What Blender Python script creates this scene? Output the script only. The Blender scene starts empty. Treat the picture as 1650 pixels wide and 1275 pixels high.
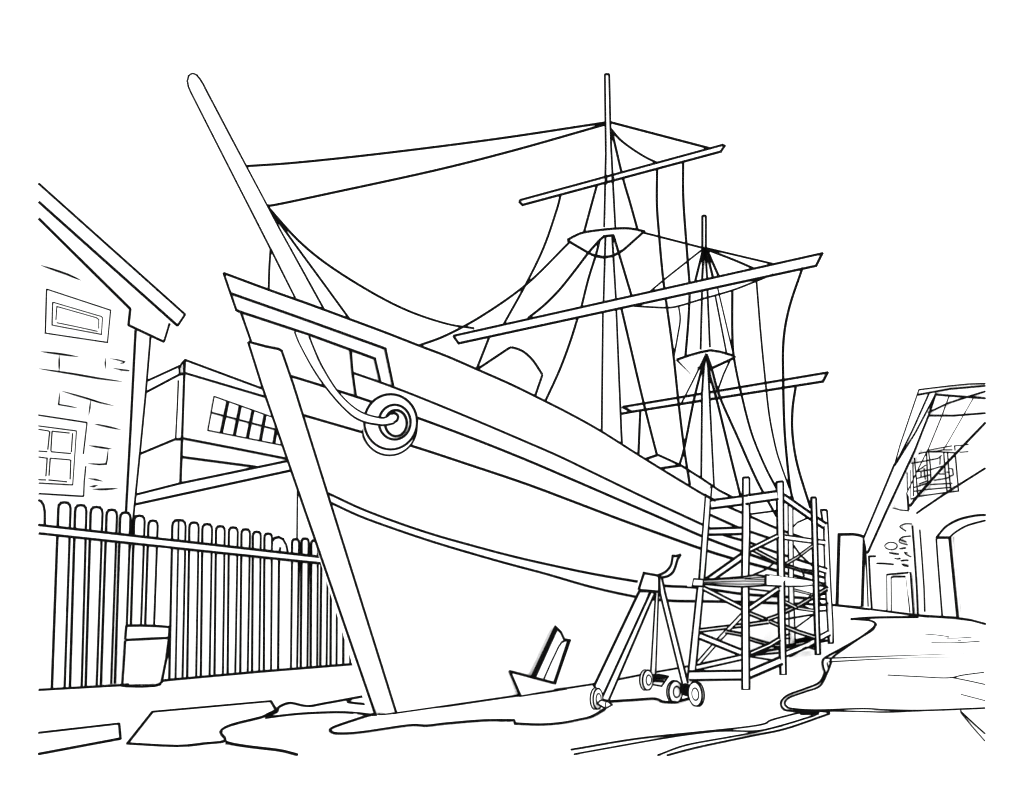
import bpy, bmesh, math
from mathutils import Vector, Matrix
from mathutils.bvhtree import BVHTree
from mathutils.geometry import tessellate_polygon

# ------------------------------------------------------------------ camera
F, CX, CY, HOR, H = 1650.0, 825.0, 637.5, 955.0, 1.4
TH = math.atan((HOR - CY) / F)
CT, ST = math.cos(TH), math.sin(TH)
CAM = Vector((0, 0, H))
sc = bpy.context.scene
sc.cycles.max_bounces = 24; sc.cycles.diffuse_bounces = 24
cd = bpy.data.cameras.new('camera'); cam = bpy.data.objects.new('camera', cd)
sc.collection.objects.link(cam); sc.camera = cam
cam.location = CAM; cam.rotation_euler = (math.pi / 2 + TH, 0, 0)
cd.sensor_width = 36; cd.lens = 36 * F / 1650; cd.clip_end = 3000; cd.clip_start = 0.1

# ------------------------------------------------------------------ light
w = bpy.data.worlds.new("World"); sc.world = w; w.use_nodes = True
bg = w.node_tree.nodes['Background']; bg.inputs[0].default_value = (1, 1, 1, 1); bg.inputs[1].default_value = 1.0
sd = bpy.data.lights.new('sun', 'SUN'); sd.energy = 0.5; sd.angle = math.radians(60)
so = bpy.data.objects.new('sun', sd); sc.collection.objects.link(so)
so.rotation_euler = (math.radians(48), 0, math.radians(-20))
vs = sc.view_settings; vs.view_transform = 'Standard'; vs.look = 'None'; vs.gamma = 1; vs.exposure = 1.25

def mat(name, col, rough=1.0, var=0.0):
    m = bpy.data.materials.new(name); m.use_nodes = True
    nt = m.node_tree; b = nt.nodes['Principled BSDF']
    b.inputs['Base Color'].default_value = (*col, 1); b.inputs['Roughness'].default_value = rough
    b.inputs['Specular IOR Level'].default_value = 0.0
    if var:
        n = nt.nodes.new('ShaderNodeTexNoise'); n.inputs['Scale'].default_value = 6
        r = nt.nodes.new('ShaderNodeMapRange'); r.inputs[3].default_value = 1 - var; r.inputs[4].default_value = 1
        mx = nt.nodes.new('ShaderNodeMix'); mx.data_type = 'RGBA'
        mx.inputs[6].default_value = (col[0] * (1 - var), col[1] * (1 - var), col[2] * (1 - var), 1)
        mx.inputs[7].default_value = (*col, 1)
        nt.links.new(n.outputs[0], mx.inputs[0]); nt.links.new(mx.outputs[2], b.inputs['Base Color'])
    return m
WHITE = mat('white_paint', (.985, .985, .985), 1, .01)
INK = mat('black_ink', (.003, .003, .003))
GREY = mat('dark_grey_paint', (.05, .05, .05))
MATS = [WHITE, INK, GREY]

# ------------------------------------------------------------------ rays
def ray(px, py):
    a, v = (px - CX) / F, (CY - py) / F
    return Vector((a, CT - ST * v, ST + CT * v))
def D(px, py, Y):
    r = ray(px, py); return CAM + r * (Y / r.y)
def G(px, py, z=0.0):
    r = ray(px, py); return CAM + r * ((z - H) / r.z)
def V(px, py, P, N):
    r = ray(px, py); return CAM + r * ((P - CAM).dot(N) / r.dot(N))
def GY(py): return G(CX, py).y

# ship axes
P0 = G(606, 1153)
ang = math.atan((1600 - CX) / F * CT)
U = Vector((math.sin(ang), math.cos(ang), 0)); N = Vector((math.cos(ang), -math.sin(ang), 0)); Z = Vector((0, 0, 1))
def sb(p): d = p - P0; return d.dot(U), d.dot(N)
def C(px, py, b=0.0): return V(px, py, P0 + N * b, N)          # on the ship's lengthwise plane
def T(px, py, s): return V(px, py, P0 + U * s, U)                # on a plane across the ship

# ------------------------------------------------------------------ polyline tools
def cat(pts, n=6):
    """smooth a polyline through its points"""
    if len(pts) < 3: return list(pts)
    P = [Vector(p) for p in pts]; out = []
    for i in range(len(P) - 1):
        a = P[i - 1] if i else P[0] * 2 - P[1]
        b, c = P[i], P[i + 1]
        d = P[i + 2] if i + 2 < len(P) else P[-1] * 2 - P[-2]
        for k in range(n):
            t = k / n
            out.append(.5 * ((2 * b) + (c - a) * t + (2 * a - 5 * b + 4 * c - d) * t * t + (3 * b - a - 3 * c + d) * t ** 3))
    out.append(P[-1]); return out
def fine(pts, step=12):
    P = [Vector(p) for p in pts]; out = [P[0]]
    for a, b in zip(P, P[1:]):
        k = max(1, int((b - a).length / step))
        for i in range(1, k + 1): out.append(a.lerp(b, i / k))
    return out
def lens(P):
    L = [0]
    for a, b in zip(P, P[1:]): L.append(L[-1] + (b - a).length)
    return [l / max(L[-1], 1e-9) for l in L]

LW = 4.0   # drawn line width, in photograph pixels
WK = 1.3
class MB:
    def __init__(s): s.bm = bmesh.new()
    def face(s, vs, m=0):
        try: f = s.bm.faces.new(vs); f.material_index = m
        except ValueError: pass
    def poly(s, P, m=0):
        v = [s.bm.verts.new(p) for p in P]
        for t in tessellate_polygon([P]): s.face([v[i] for i in t], m)
    def prism(s, P, e, m=0, ink=LW, closed=True, skip=(), back=False):
        a = [s.bm.verts.new(p) for p in P]; Q = [p + e for p in P]; b = [s.bm.verts.new(p) for p in Q]
        for t in tessellate_polygon([P]):
            s.face([a[i] for i in t], m); s.face([b[i] for i in reversed(t)], m)
        n = len(P)
        for i in range(n): s.face([a[i], b[i], b[(i + 1) % n], a[(i + 1) % n]], m)
        if ink:
            if not skip: s.ink(list(P) + [P[0]], ink)
            else:
                for i in range(n):
                    if i not in skip: s.ink([P[i], P[(i + 1) % n]], ink)
            if back: s.ink(Q + [Q[0]], ink)
    def tube(s, P, R, m=1, sides=6):
        Q = [P[0]]; RR = [R[0]]
        for p, r in zip(P[1:], R[1:]):
            if (p - Q[-1]).length > 1e-5: Q.append(p); RR.append(r)
        if len(Q) < 2: return
        P, R = Q, RR; rings = []; up = None
        for i, p in enumerate(P):
            a = (P[i] - P[i - 1]).normalized() if i else None
            b = (P[i + 1] - P[i]).normalized() if i < len(P) - 1 else None
            t = ((a or b) + (b or a)); 
            if t.length < .2: t = b
            t.normalize()
            if up is None: up = t.orthogonal().normalized()
            up = (up - t * up.dot(t))
            up = up.normalized() if up.length > 1e-4 else t.orthogonal().normalized()
            sd = t.cross(up)
            rings.append([s.bm.verts.new(p + (up * math.cos(k * 2 * math.pi / sides) + sd * math.sin(k * 2 * math.pi / sides)) * R[i]) for k in range(sides)])
        for A, B in zip(rings, rings[1:]):
            for k in range(sides): s.face([A[k], A[(k + 1) % sides], B[(k + 1) % sides], B[k]], m)
        s.face(list(reversed(rings[0])), m); s.face(rings[-1], m)
    def ink(s, P, wpx=LW, taper=False, m=1):
        """a raised black line, as thick as the line drawn at that distance"""
        P = [Vector(p) for p in P]; L = lens(P)
        R = []
        for p, l in zip(P, L):
            k = 1.0
            if taper: k = .25 + .75 * math.sin(math.pi * min(max(l, .0), 1.0)) ** .6 if taper == 2 else 1 - .75 * l
            R.append(wpx * k * WK / 2 * (p - CAM).dot(Vector((0, CT, ST))) / F)
        a = 0                      # cut at sharp corners so each straight run keeps its full width
        for i in range(1, len(P)):
            last = i == len(P) - 1
            d0 = P[i] - P[i - 1]; d1 = d0 if last else P[i + 1] - P[i]
            if last or (d0.length > 1e-6 and d1.length > 1e-6 and d0.angle(d1) > .45):
                seg = P[a:i + 1]; rr = R[a:i + 1]
                if a > 0 and len(seg) > 1: seg = [seg[0] - (seg[1] - seg[0]).normalized() * rr[0] * .6] + seg[1:]
                if not last: seg = seg[:-1] + [seg[-1] + d0.normalized() * rr[-1] * .6]
                s.tube(seg, rr, m); a = i
    def gink(s, px, wpx=LW, taper=False, smooth=True, z=0.0):
        """line on the ground"""
        P2 = cat([Vector((x, y)) for x, y in px]) if smooth else fine(px, 30)
        P = [G(p[0], p[1], z) for p in P2]
        P = [G(p2[0], p2[1], z + wpx / 2 * q.y / F * .95) for p2, q in zip(P2, P)]
        s.ink(P, wpx, taper)
    def spar(s, L, R, inkw=LW, caps=(True, True), m=0, sides=12, round_ends=False):
        """rounded timber between its two drawn outlines"""
        rings = []; n = len(L); cs = []
        for i in range(n):
            c = (L[i] + R[i]) / 2; cs.append(c)
        for i in range(n):
            ax = (cs[min(i + 1, n - 1)] - cs[max(i - 1, 0)]).normalized()
            side = (R[i] - L[i]); w_ = side.length / 2
            side = side - ax * side.dot(ax) * 0
            side = side.normalized(); dp = (cs[i] - CAM).normalized()
            rings.append([s.bm.verts.new(cs[i] + (side * math.cos(k * 2 * math.pi / sides) + dp * math.sin(k * 2 * math.pi / sides)) * w_) for k in range(sides)])
        for A, B in zip(rings, rings[1:]):
            for k in range(sides): s.face([A[k], A[(k + 1) % sides], B[(k + 1) % sides], B[k]], m)
        s.face(rings[0], m); s.face(list(reversed(rings[-1])), m)
        if inkw:
            pf = [(CAM - c).normalized() * ((a - b).length * .16) for a, b, c in zip(L, R, cs)]
            L = [a + q for a, q in zip(L, pf)]; R = [a + q for a, q in zip(R, pf)]
            s.ink(L, inkw); s.ink(R, inkw)
            for e, cp in ((0, caps[0]), (-1, caps[1])):
                if cp:
                    off = (CAM - cs[e]).normalized() * 0
                    s.ink([L[e], R[e]], inkw)
                    vv = [v.co.copy() for v in rings[e]]; s.ink(vv + [vv[0]], inkw * .8)
    def build(s, name, parent=None, root=None):
        me = bpy.data.meshes.new(name); org = root.location if root else Vector()
        bmesh.ops.translate(s.bm, verts=s.bm.verts, vec=-Vector(org))
        s.bm.to_mesh(me); s.bm.free()
        for m in MATS: me.materials.append(m)
        o = bpy.data.objects.new(name, me); sc.collection.objects.link(o)
        if parent: o.parent = parent
        return o
def thing(name, loc, label, cat_, group=None):
    o = bpy.data.objects.new(name, None); sc.collection.objects.link(o); o.location = loc
    o.empty_display_size = .3
    o['label'] = label; o['category'] = cat_
    if group: o['group'] = group
    return o
def struct(mb, name):
    o = mb.build(name); o['kind'] = 'structure'; return o
def lerpY(px, YA, YB, smooth=True):
    P = cat([Vector(p) for p in px]) if smooth and len(px) > 2 else fine(px, 40)
    L = lens(P); return [D(p[0], p[1], YA + (YB - YA) * l) for p, l in zip(P, L)]

# ================================================================== GROUND
g = MB()
for x0, x1, y0, y1 in ((-1500, 1500, -60, 2500),):
    g.poly([Vector((x0, y0, 0)), Vector((x1, y0, 0)), Vector((x1, y1, 0)), Vector((x0, y1, 0))])
struct(g, 'ground')

def patch(name, outline, lines, smooth=True, z=.004):
    m = MB()
    P2 = cat([Vector(p) for p in outline]) if smooth else [Vector(p) for p in outline]
    m.prism([G(p[0], p[1], z) for p in P2], Vector((0, 0, -.003)), ink=0)
    for l in lines:
        l = l if isinstance(l, tuple) else (l,)
        m.gink(l[0], l[1] if len(l) > 1 else LW, l[2] if len(l) > 2 else False, z=z)
    return struct(m, name)
puddleB = [(606, 1153), (570, 1149), (536, 1148), (476, 1151), (420, 1158), (401, 1161.5), (372, 1170), (357, 1179), (354, 1186), (367, 1196.7), (401, 1203), (450, 1209), (479, 1216)]
patch('puddle', puddleB, [puddleB], z=.004)
puddleC = [(606, 1151), (594, 1153), (551.5, 1166.7), (533.5, 1174), (533, 1178.5), (545.5, 1182), (582, 1180), (657.6, 1169), (688, 1169.4), (718, 1166), (779, 1161), (828, 1160.6)]
patch('puddle', puddleC + [(828, 1130)], [puddleC, ([(828, 1160.6), (829, 1162), (830, 1166)],), [(830, 1166), (870, 1167.6), (905, 1165), (931, 1160), (953, 1154.6), (974.6, 1142.6)],
      [(979, 1130.6), (1020, 1128), (1055, 1126), (1068, 1130.6), (1083.6, 1131.5), (1101, 1128), (1112, 1125)]], z=.008)  # shadow edge at the tripod leg, drawn in as an ink line
puddleA = [(420, 1158), (432, 1153), (445.5, 1147), (450, 1139), (468, 1133), (495.5, 1138), (521, 1134), (600, 1119.5)]
patch('puddle', puddleA + [(606, 1150), (536, 1148), (476, 1151)], [puddleA, [(565, 1127), (560.6, 1129.5), (566, 1132.4), (603, 1136)]], z=.012)
pe1 = [(1372, 998), (1390, 999), (1403.6, 1000.5), (1411, 1005), (1408.5, 1010), (1389, 1025.5), (1360, 1043), (1331, 1059), (1325.6, 1065.5), (1326.5, 1075), (1328.5, 1085), (1319, 1100.6), (1297, 1110), (1270, 1120), (1259, 1130), (1260.6, 1140.6), (1273, 1145.5), (1316, 1146.5)]
pe2 = [(1410, 1006), (1406, 1015), (1382, 1030.5), (1342, 1059), (1339, 1068), (1333, 1083.6), (1321, 1105.5), (1297, 1115), (1273, 1123.6), (1265, 1131), (1267, 1138), (1277.6, 1142), (1316, 1144.3), (1389, 1142), (1430, 1144), (1491, 1144.7), (1587, 1141)]
pv = [(pe1, 3.2), (pe2, 3.0), [(1372, 998), (1408.5, 995.5), (1479, 994.7)],
      ([(1316, 1145.5), (1394, 1146.7), (1430, 1147.6), (1491, 1145)], 2.4),
      ([(1331, 1061), (1442, 1057), (1572, 1052.6)], 2.6, 1), ([(1336, 1066.7), (1442, 1061), (1566, 1059)], 2.4, 1),
      ([(1333, 1068), (1334, 1073), (1335, 1077)], 2), 
      ([(1491, 1022), (1510, 1023.5), (1528.5, 1026)], 1.8), ([(1525, 1028.6), (1545, 1028.3), (1565, 1027)], 1.8), ([(1500.6, 1036), (1539, 1036), (1578, 1033.5)], 2),
      ([(1543, 1032), (1549, 1032)], 1.8), ([(1430, 1088), (1478, 1090.5), (1526, 1092.6), (1551.5, 1088), (1585, 1083.6)], 2.2), ([(1532, 1091.5), (1560, 1097), (1587, 1103)], 2.2),
      ([(1548.6, 1119), (1587, 1129)], 2.0), ([(1548, 1146), (1567, 1164), (1587, 1182)], 2.4), ([(1548, 1148), (1566, 1170), (1587, 1194)], 2.0)]
patch('pavement', [(1372, 998), (1403.6, 1000), (1411, 1005), (1389, 1025.5), (1331, 1059), (1326, 1066), (1328.5, 1085), (1319, 1100.6), (1270, 1120), (1259, 1130), (1262, 1141), (1316, 1146), (1587, 1141), (1587, 1006.5), (1479, 994.7)], pv, smooth=False)
path1 = [(920, 1208), (1025, 1190.5), (1120, 1180.5), (1200, 1172), (1231.5, 1166.5), (1241, 1161), (1270, 1153), (1292, 1148), (1317, 1147)]
path2 = [(925, 1215.5), (1065, 1190.5), (1135, 1180.5), (1170, 1178), (1220, 1178), (1260, 1169), (1295, 1158.5), (1312, 1153), (1319, 1148)]
path3 = [(1060, 1217), (1105, 1201), (1175, 1188), (1215, 1180.5), (1260, 1169.5)]
path4 = [(1075, 1217), (1125, 1204), (1210, 1186), (1265, 1174.5), (1325, 1154), (1336.5, 1149.5), (1330, 1147), (1316, 1146)]
patch('path', [(925, 1215.5), (1065, 1190), (1231, 1167), (1270, 1153), (1319, 1148), (1336, 1149.5), (1325, 1154), (1265, 1174), (1125, 1204), (1075, 1217)], [(p, 3) for p in (path1, path2, path3, path4)] + [([(1290, 1149), (1318, 1148.5)], 7)], smooth=False)

def slab(name, outline, label, skip=()):  # flat slab lying on the ground
    P = [G(x, y, .035) for x, y in outline]
    base = thing(name, G(*outline[0]), label, 'slab')
    m = MB(); m.prism(P, Vector((0, 0, -.033)), ink=0)
    for i in range(len(P)):
        if i not in skip: m.ink([P[i] + Z * .01, P[(i + 1) % len(P)] + Z * .01])
    bpy.data.objects.remove(base)
    o = m.build(name); o['label'] = label; o['category'] = 'slab'
slab('ground_slab', [(62, 1183), (192, 1168), (194, 1192), (62, 1217)], 'narrow flat slab lying on the ground in the bottom left corner', skip=(3,))
slab('ground_slab', cat([(245, 1149), (436.7, 1131.7)]) + [Vector((445, 1146))] + cat([(430, 1153), (419, 1158), (372, 1170), (355, 1181), (363, 1195.5), (329, 1200), (285, 1204), (205, 1200)], 3),
     'large four sided flat slab on the ground between the bin and the ship bow')

# ================================================================== SHIP
LEAD = lambda y: (360 + (y - 440) * (606 - 360) / (1153 - 440), y)
rows2 = [
 [LEAD(440), (430, 466), (500, 491), (565, 515), (620, 535.5), (675, 557), (722, 575), (770, 596), (822, 619), (875, 645), (922, 669), (970, 696), (1030, 734), (1100, 777), (1150, 806), (1208, 832), (1253, 852), (1309, 872), (1335, 880)],
 [LEAD(545), (465, 566), (569, 601), (634, 624), (695, 648), (770, 679), (845, 711), (900, 735), (958, 763), (1045, 805), (1133, 846), (1166, 862), (1207, 874), (1253, 891), (1335, 918)],
 [LEAD(589), (465, 605), (520, 622), (597, 647), (674.5, 674), (760, 706), (845, 740), (920, 772), (996, 805), (1065, 835), (1133, 865), (1196, 889), (1253, 909), (1335, 933)],
 [LEAD(653), (485, 668), (585, 697), (661, 718), (753, 748), (845, 779), (920, 807), (996, 836), (1062, 860), (1129, 884), (1180, 900), (1253, 920), (1335, 943)],
 [LEAD(774), (526, 794), (580, 819), (640, 842), (700, 862), (760, 879), (820, 895), (880, 909), (956, 925), (1032, 938), (1070, 944), (1125, 947), (1195, 957), (1253, 961), (1335, 966)],
 [LEAD(788), (530, 809), (580, 832), (640, 854), (700, 874), (760, 892), (820, 909), (880, 925), (953, 946), (1026, 962), (1080, 968), (1130, 969), (1195, 970), (1253, 972), (1335, 975)],
 [LEAD(1153), (635, 1152), (795, 1128.5), (957, 1104), (994, 1097), (1049, 1086), (1110, 1075), (1200, 1057), (1335, 1034)]]
BK = [2.05, 2.03, 2.02, 2.0, 1.85, 1.8, 1.28]; EK = [4.8, 4.8, 4.8, 4.8, 4.7, 4.7, 4.4]
def solve(px, py, k, s0):
    r = ray(px, py); 
    def f(t):
        s, b = sb(CAM + r * t); ds = max(s - s0, 0)
        B = BK[k] * (1 - math.exp(-ds / EK[k]))
        if s > 11: B *= 1 - .12 * ((s - 11) / 12) ** 2
        return b - B
    t = 4.0; dt = .05
    while f(t) > 0 and t < 60: t += dt
    a, b = t - dt, t
    for _ in range(40):
        m = (a + b) / 2
        if f(m) > 0: a = m
        else: b = m
    return CAM + r * a
rows = []
for k, r2 in enumerate(rows2):
    P2 = cat([Vector(p) for p in r2], 8); s0 = sb(C(*r2[0]))[0]
    if k < 6: P3 = [C(*r2[0])] + [solve(p[0], p[1], k, s0) for p in P2[1:]]
    else: P3 = [G(p[0], p[1]) for p in P2]; P3[0] = C(*r2[0])
    rows.append((P2, P3))
print('rail', [(round(sb(p)[0], 1), round(sb(p)[1], 2), round(p.z, 2)) for p in rows[0][1][::8]])
print('wale', [(round(sb(p)[0], 1), round(sb(p)[1], 2), round(p.z, 2)) for p in rows[4][1][::8]])
print('grnd', [(round(sb(p)[0], 1), round(sb(p)[1], 2), round(p.z, 2)) for p in rows[6][1][::8]])
def at_s(row, s):
    P = row[1]; S = [sb(p)[0] for p in P]
    if s <= S[0]: return P[0]
    for i in range(len(P) - 1):
        if S[i] <= s <= S[i + 1] or i == len(P) - 2:
            t = (s - S[i]) / max(S[i + 1] - S[i], 1e-6); return P[i].lerp(P[i + 1], min(t, 1))
SE = min(sb(r[1][-1])[0] for r in rows)
NS = 90
grid = []
for r in rows:
    s0 = sb(r[1][0])[0]
    grid.append([at_s(r, s0 + (SE - s0) * (j / NS) ** 1.5) for j in range(NS + 1)])
def mirror(p): s, b = sb(p); return p - N * (2 * b)
hull = MB(); vv = [[hull.bm.verts.new(p) for p in row] for row in grid]
ms = [[hull.bm.verts.new(mirror(p)) for p in row] for row in grid]
for a in range(len(grid) - 1):
    for j in range(NS):
        hull.face([vv[a][j], vv[a][j + 1], vv[a + 1][j + 1], vv[a + 1][j]])
        hull.face([ms[a][j], ms[a + 1][j], ms[a + 1][j + 1], ms[a][j + 1]])
    hull.face([vv[a][NS], ms[a][NS], ms[a + 1][NS], vv[a + 1][NS]])
for j in range(NS): hull.face([vv[-1][j], vv[-1][j + 1], ms[-1][j + 1], ms[-1][j]])
bvh = BVHTree.FromBMesh(hull.bm)
def hp(px, py):
    r = ray(px, py).normalized(); hit = bvh.ray_cast(CAM, r)
    return hit[0] if hit[0] is not None else (G(px, py) if py > 1000 else C(px, py))
def onhull(pts, smooth=False, push=0.0):
    P2 = cat([Vector(p) for p in pts]) if smooth else fine(pts, 5)
    out = []; last = None
    for p in P2:
        q = hp(p[0], p[1])
        if q is None: q = D(p[0], p[1], last.y) if last else C(p[0], p[1])
        if push: q = q + (CAM - q).normalized() * push
        out.append(q + (CAM - q).normalized() * .03); last = q
    return out
def rowink(k, x0, x1=9999, wpx=LW):
    P2, P3 = rows[k]
    if k == 6: P3 = [p + Z * .012 * p.y / 12 for p in P3]
    hull.ink([q for p, q in zip(P2, P3) if x0 <= p[0] <= x1], wpx)
rowink(0, 0); rowink(1, 568); rowink(2, 460); rowink(3, 485); rowink(4, 524); rowink(5, 527); rowink(6, 600)
for k in (0, 1, 2, 3, 4, 5, 6): hull.ink([mirror(p) for p in grid[k][8:]], LW * .8)
hull.ink([C(*LEAD(y)) for y in (440, 470, 500)] + [C(388, 503, .08), C(396, 526, .09), C(404.5, 550, .1)])
for l in ([(372, 473), (480, 511), (621, 562), (634, 624)], [(381.5, 500.5), (388, 503), (500, 540), (604, 578), (613, 616)], [(565, 565), (568, 600), (573.5, 639)],
          [(1144, 829.6), (1189, 850), (1242, 868)]):
    hull.ink(onhull(l))
# deck and its bulwark inside
dk = MB(); A = [at_s(rows[0], -1.6 + (SE + 1.5) * j / 40) - Z * .45 for j in range(41)]
A = [p - N * min(.3, max(sb(p)[1] - .02, 0)) for p in A]; Bm = [mirror(p) for p in A]
ship = thing('sailing_ship', P0, 'large wooden two masted sailing ship with bare yards standing on the hard', 'ship')
va = [dk.bm.verts.new(p) for p in A]; vb = [dk.bm.verts.new(p) for p in Bm]
for j in range(40): dk.face([va[j], va[j + 1], vb[j + 1], vb[j]])
ho = hull.build('hull', ship, ship)
dk.build('deck', ship, ship)

def part(mb, name, parent=ship, root=ship): return mb.build(name, parent, root)

# stem post
m = MB()
ly = [551, 620, 700, 780, 860, 940, 1020, 1090, 1153]
Lp = [C(*LEAD(y)) - U * .008 for y in ly]
Lp[0] = C(399.5, 550.5)
Rx = lambda y: 453 + (y - 570) * (636 - 453) / (1152 - 570)
Rp = [hp(450, 566)] + [hp(Rx(y + 2) if y < 1140 else 635, y + 2 if y < 1140 else 1149) for y in ly[1:]]
Rp = [p + N * .03 for p in Rp]
la = [m.bm.verts.new(p) for p in Lp]; ra = [m.bm.verts.new(p) for p in Rp]; rm = [m.bm.verts.new(mirror(p)) for p in Rp]
for i in range(len(ly) - 1):
    m.face([la[i], ra[i], ra[i + 1], la[i + 1]]); m.face([la[i], la[i + 1], rm[i + 1], rm[i]])
m.face([la[0], rm[0], ra[0]]); m.face([la[-1], ra[-1], rm[-1]])
m.ink(Lp); m.ink(Rp); m.ink([Lp[0], Lp[0].lerp(Rp[0], .5), hp(445, 563) + N * .03, Rp[0], Rp[0].lerp(Rp[1], .05)]); m.ink([Lp[-1], Rp[-1]])
part(m, 'stem_post')

# hawse pipe, ring and cable
hc = hp(630, 682); hy = hc.y - .55
PN = Vector((.12, -.99, 0)).normalized(); PP = D(630, 682, hy)
def circ(cx, cy, rx, ry, a0=0, a1=360, n=40): return [(cx + rx * math.cos(math.radians(a0 + (a1 - a0) * i / n)), cy + ry * math.sin(math.radians(a0 + (a1 - a0) * i / n))) for i in range(n + 1)]
pl = lambda pts, P=None: [V(x, y, P or PP, PN) for x, y in pts]
m = MB()
PB = PP - PN * .35
fr = [m.bm.verts.new(p) for p in pl(circ(629.5, 680, 42.5, 44.5))[:-1]]
bk = [m.bm.verts.new(p) for p in pl(circ(627.5, 688, 42.5, 44.5), PB)[:-1]]
n = len(fr)
for i in range(n): m.face([fr[i], bk[i], bk[(i + 1) % n], fr[(i + 1) % n]])
m.face(fr); m.face(list(reversed(bk)))
m.ink(pl(circ(629.5, 680, 42.5, 44.5))); m.ink(pl(circ(627.5, 688, 43.3, 45.2), PB), LW * 1.25)
hw = part(m, 'hawse_pipe')
m = MB(); PR = PP + PN * .05
for (cx, cy, rx, ry) in ((636, 680.5, 25.5, 28), (638, 682, 17.5, 21)):
    m.ink(pl(circ(cx, cy, rx, ry), PR))
o_ = pl(circ(636, 680.5, 25.5, 28), PR)[:-1]; i_ = pl(circ(638, 682, 17.5, 21), PR)[:-1]
a = [m.bm.verts.new(p) for p in o_]; b = [m.bm.verts.new(p) for p in i_]
c_ = [m.bm.verts.new(p - PN * .05) for p in o_]; d_ = [m.bm.verts.new(p - PN * .05) for p in i_]
for i in range(len(a)):
    j = (i + 1) % len(a); m.face([a[i], a[j], b[j], b[i]]); m.face([a[i], c_[i], c_[j], a[j]]); m.face([b[i], b[j], d_[j], d_[i]])
part(m, 'ring', hw)
up = [(497.5, 542), (508, 568), (521, 595), (543, 630), (566, 654), (587, 667), (611, 673.5), (622, 673), (630, 667)]
lo = [(475.5, 535), (484, 555.5), (509, 601), (538, 640), (566, 668.5), (587, 680), (611, 684.5), (622, 684.5), (634, 682)]
Lu, Ll = cat([Vector(p) for p in up], 4), cat([Vector(p) for p in lo], 4)
n = len(Lu); q0 = hp(486, 538).y
yy = [q0 - .25 + (hy - .22 - q0 + .25) * min(1, (i / (n - 1)) * 1.35) for i in range(n)]
m = MB(); LL = [D(p[0], p[1], y) for p, y in zip(Lu, yy)]; RR_ = [D(p[0], p[1], y) for p, y in zip(Ll, yy)]
m.spar(LL, RR_, caps=(False, False))
tip = cat([Vector(p) for p in [(629, 668), (635, 666), (641, 670), (640, 677), (633, 682.5)]], 5)
tp = [D(p[0], p[1], yy[-1]) for p in tip]
m.prism(tp, Vector((0, .08, 0)), ink=0); m.ink(tp)
part(m, 'mooring_cable')

# bow fin and bracket low on the side
m = MB(); q = onhull([(876, 1060)])[0]; 
def hplane(pts, push): return [hp(x, y) + (CAM - hp(x, y)).normalized() * push for x, y in pts]
quad = [(857, 1091), (895, 1010.5), (903.6, 1019), (909, 1031), (918, 1032), (894, 1101)]
m.prism(hplane(quad, .12), (hp(876, 1060) - CAM).normalized() * .1)
B1 = hplane([(860, 1091), (895.5, 1013)], .13); m.ink(B1, 7); B2 = hplane([(893.5, 1099.5), (915, 1034)], .13); m.ink(B2, 6)
m.ink(hplane([(876, 1094.6), (888, 1067), (900, 1042), (905, 1035), (912, 1032)], .13), 3)
fo = part(m, 'side_fin')
m = MB(); m.prism(hplane([(821.5, 1082), (894, 1101), (892, 1114), (839, 1122.5)], .06), (hp(860, 1100) - CAM).normalized() * .05, skip=(1,)); m.ink(hplane([(838, 1122.5), (892, 1114.3), (912, 1111)], .07))
part(m, 'fin_bracket')

# bowsprit
m = MB()
L2 = [(309.5, 119.5), (304.5, 123), (302.5, 131), (304, 140), (308, 149), (350, 232), (400, 330), (436, 401), (478, 484)]
R2 = [(311.5, 119.5), (317, 122), (322, 128), (327, 136), (331, 144), (371, 220), (408, 290), (450, 369), (522, 499)]
CPs = lambda pts, b=0.0: [C(x, y, b) for x, y in pts]
cc_ = [C((a[0] + b[0]) / 2, (a[1] + b[1]) / 2).y for a, b in zip(L2, R2)]
m.spar([D(x, y, Y) for (x, y), Y in zip(L2, cc_)], [D(x, y, Y) for (x, y), Y in zip(R2, cc_)], caps=(True, False))
part(m, 'bowsprit')

S1 = sb(C(982, 600))[0]; S2 = sb(C(1137, 640))[0]
Y1 = C(982, 600).y; Y2 = C(1137, 640).y
print('masts', S1, Y1, S2, Y2, 'SE', SE)
def railY(px):
    P2, P3 = rows[0]
    for p, q in zip(P2, P3):
        if p[0] >= px: return q.y
    return P3[-1].y
DP = lambda pts, Y: [D(x, y, Y) for x, y in pts]
def mspar(L, R, Y, name, parent, caps=(False, False), inkw=LW):
    n = max(len(L), len(R)); m = MB(); m.spar(DP(L, Y), DP(R, Y), caps=caps, inkw=inkw); return part(m, name, parent)
# fore mast
fm = mspar([(976, 381), (973, 485), (972, 503), (970, 690), (969.5, 730)], [(986, 381), (992, 482), (992.5, 498), (1000.5, 690), (1002.5, 730)], Y1, 'fore_mast', ship)
mspar([(975, 120), (976, 200), (976.5, 250), (974, 366)], [(981.3, 120), (983, 200), (985, 250), (991, 366)], Y1, 'topmast', fm, caps=(True, False))
top1 = cat([Vector(p) for p in [(914, 387), (927, 380), (942, 374.5), (975, 370), (1005, 368), (1022, 369.5), (1038, 373)]], 3) + cat([Vector(p) for p in [(1036, 375), (1018, 391), (1003, 404), (990, 411), (973, 415), (955, 411), (935, 400), (918, 390)]], 3)
m = MB(); m.prism(DP([(p[0], p[1]) for p in top1], Y1 + .28), Vector((0, .5, 0)))
tpf = part(m, 'mast_top', fm)
m = MB(); m.ink(DP([(971, 383), (973, 381), (988, 379.5), (989.5, 382)], Y1 - .25), LW)  # small tie across the mast
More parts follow.
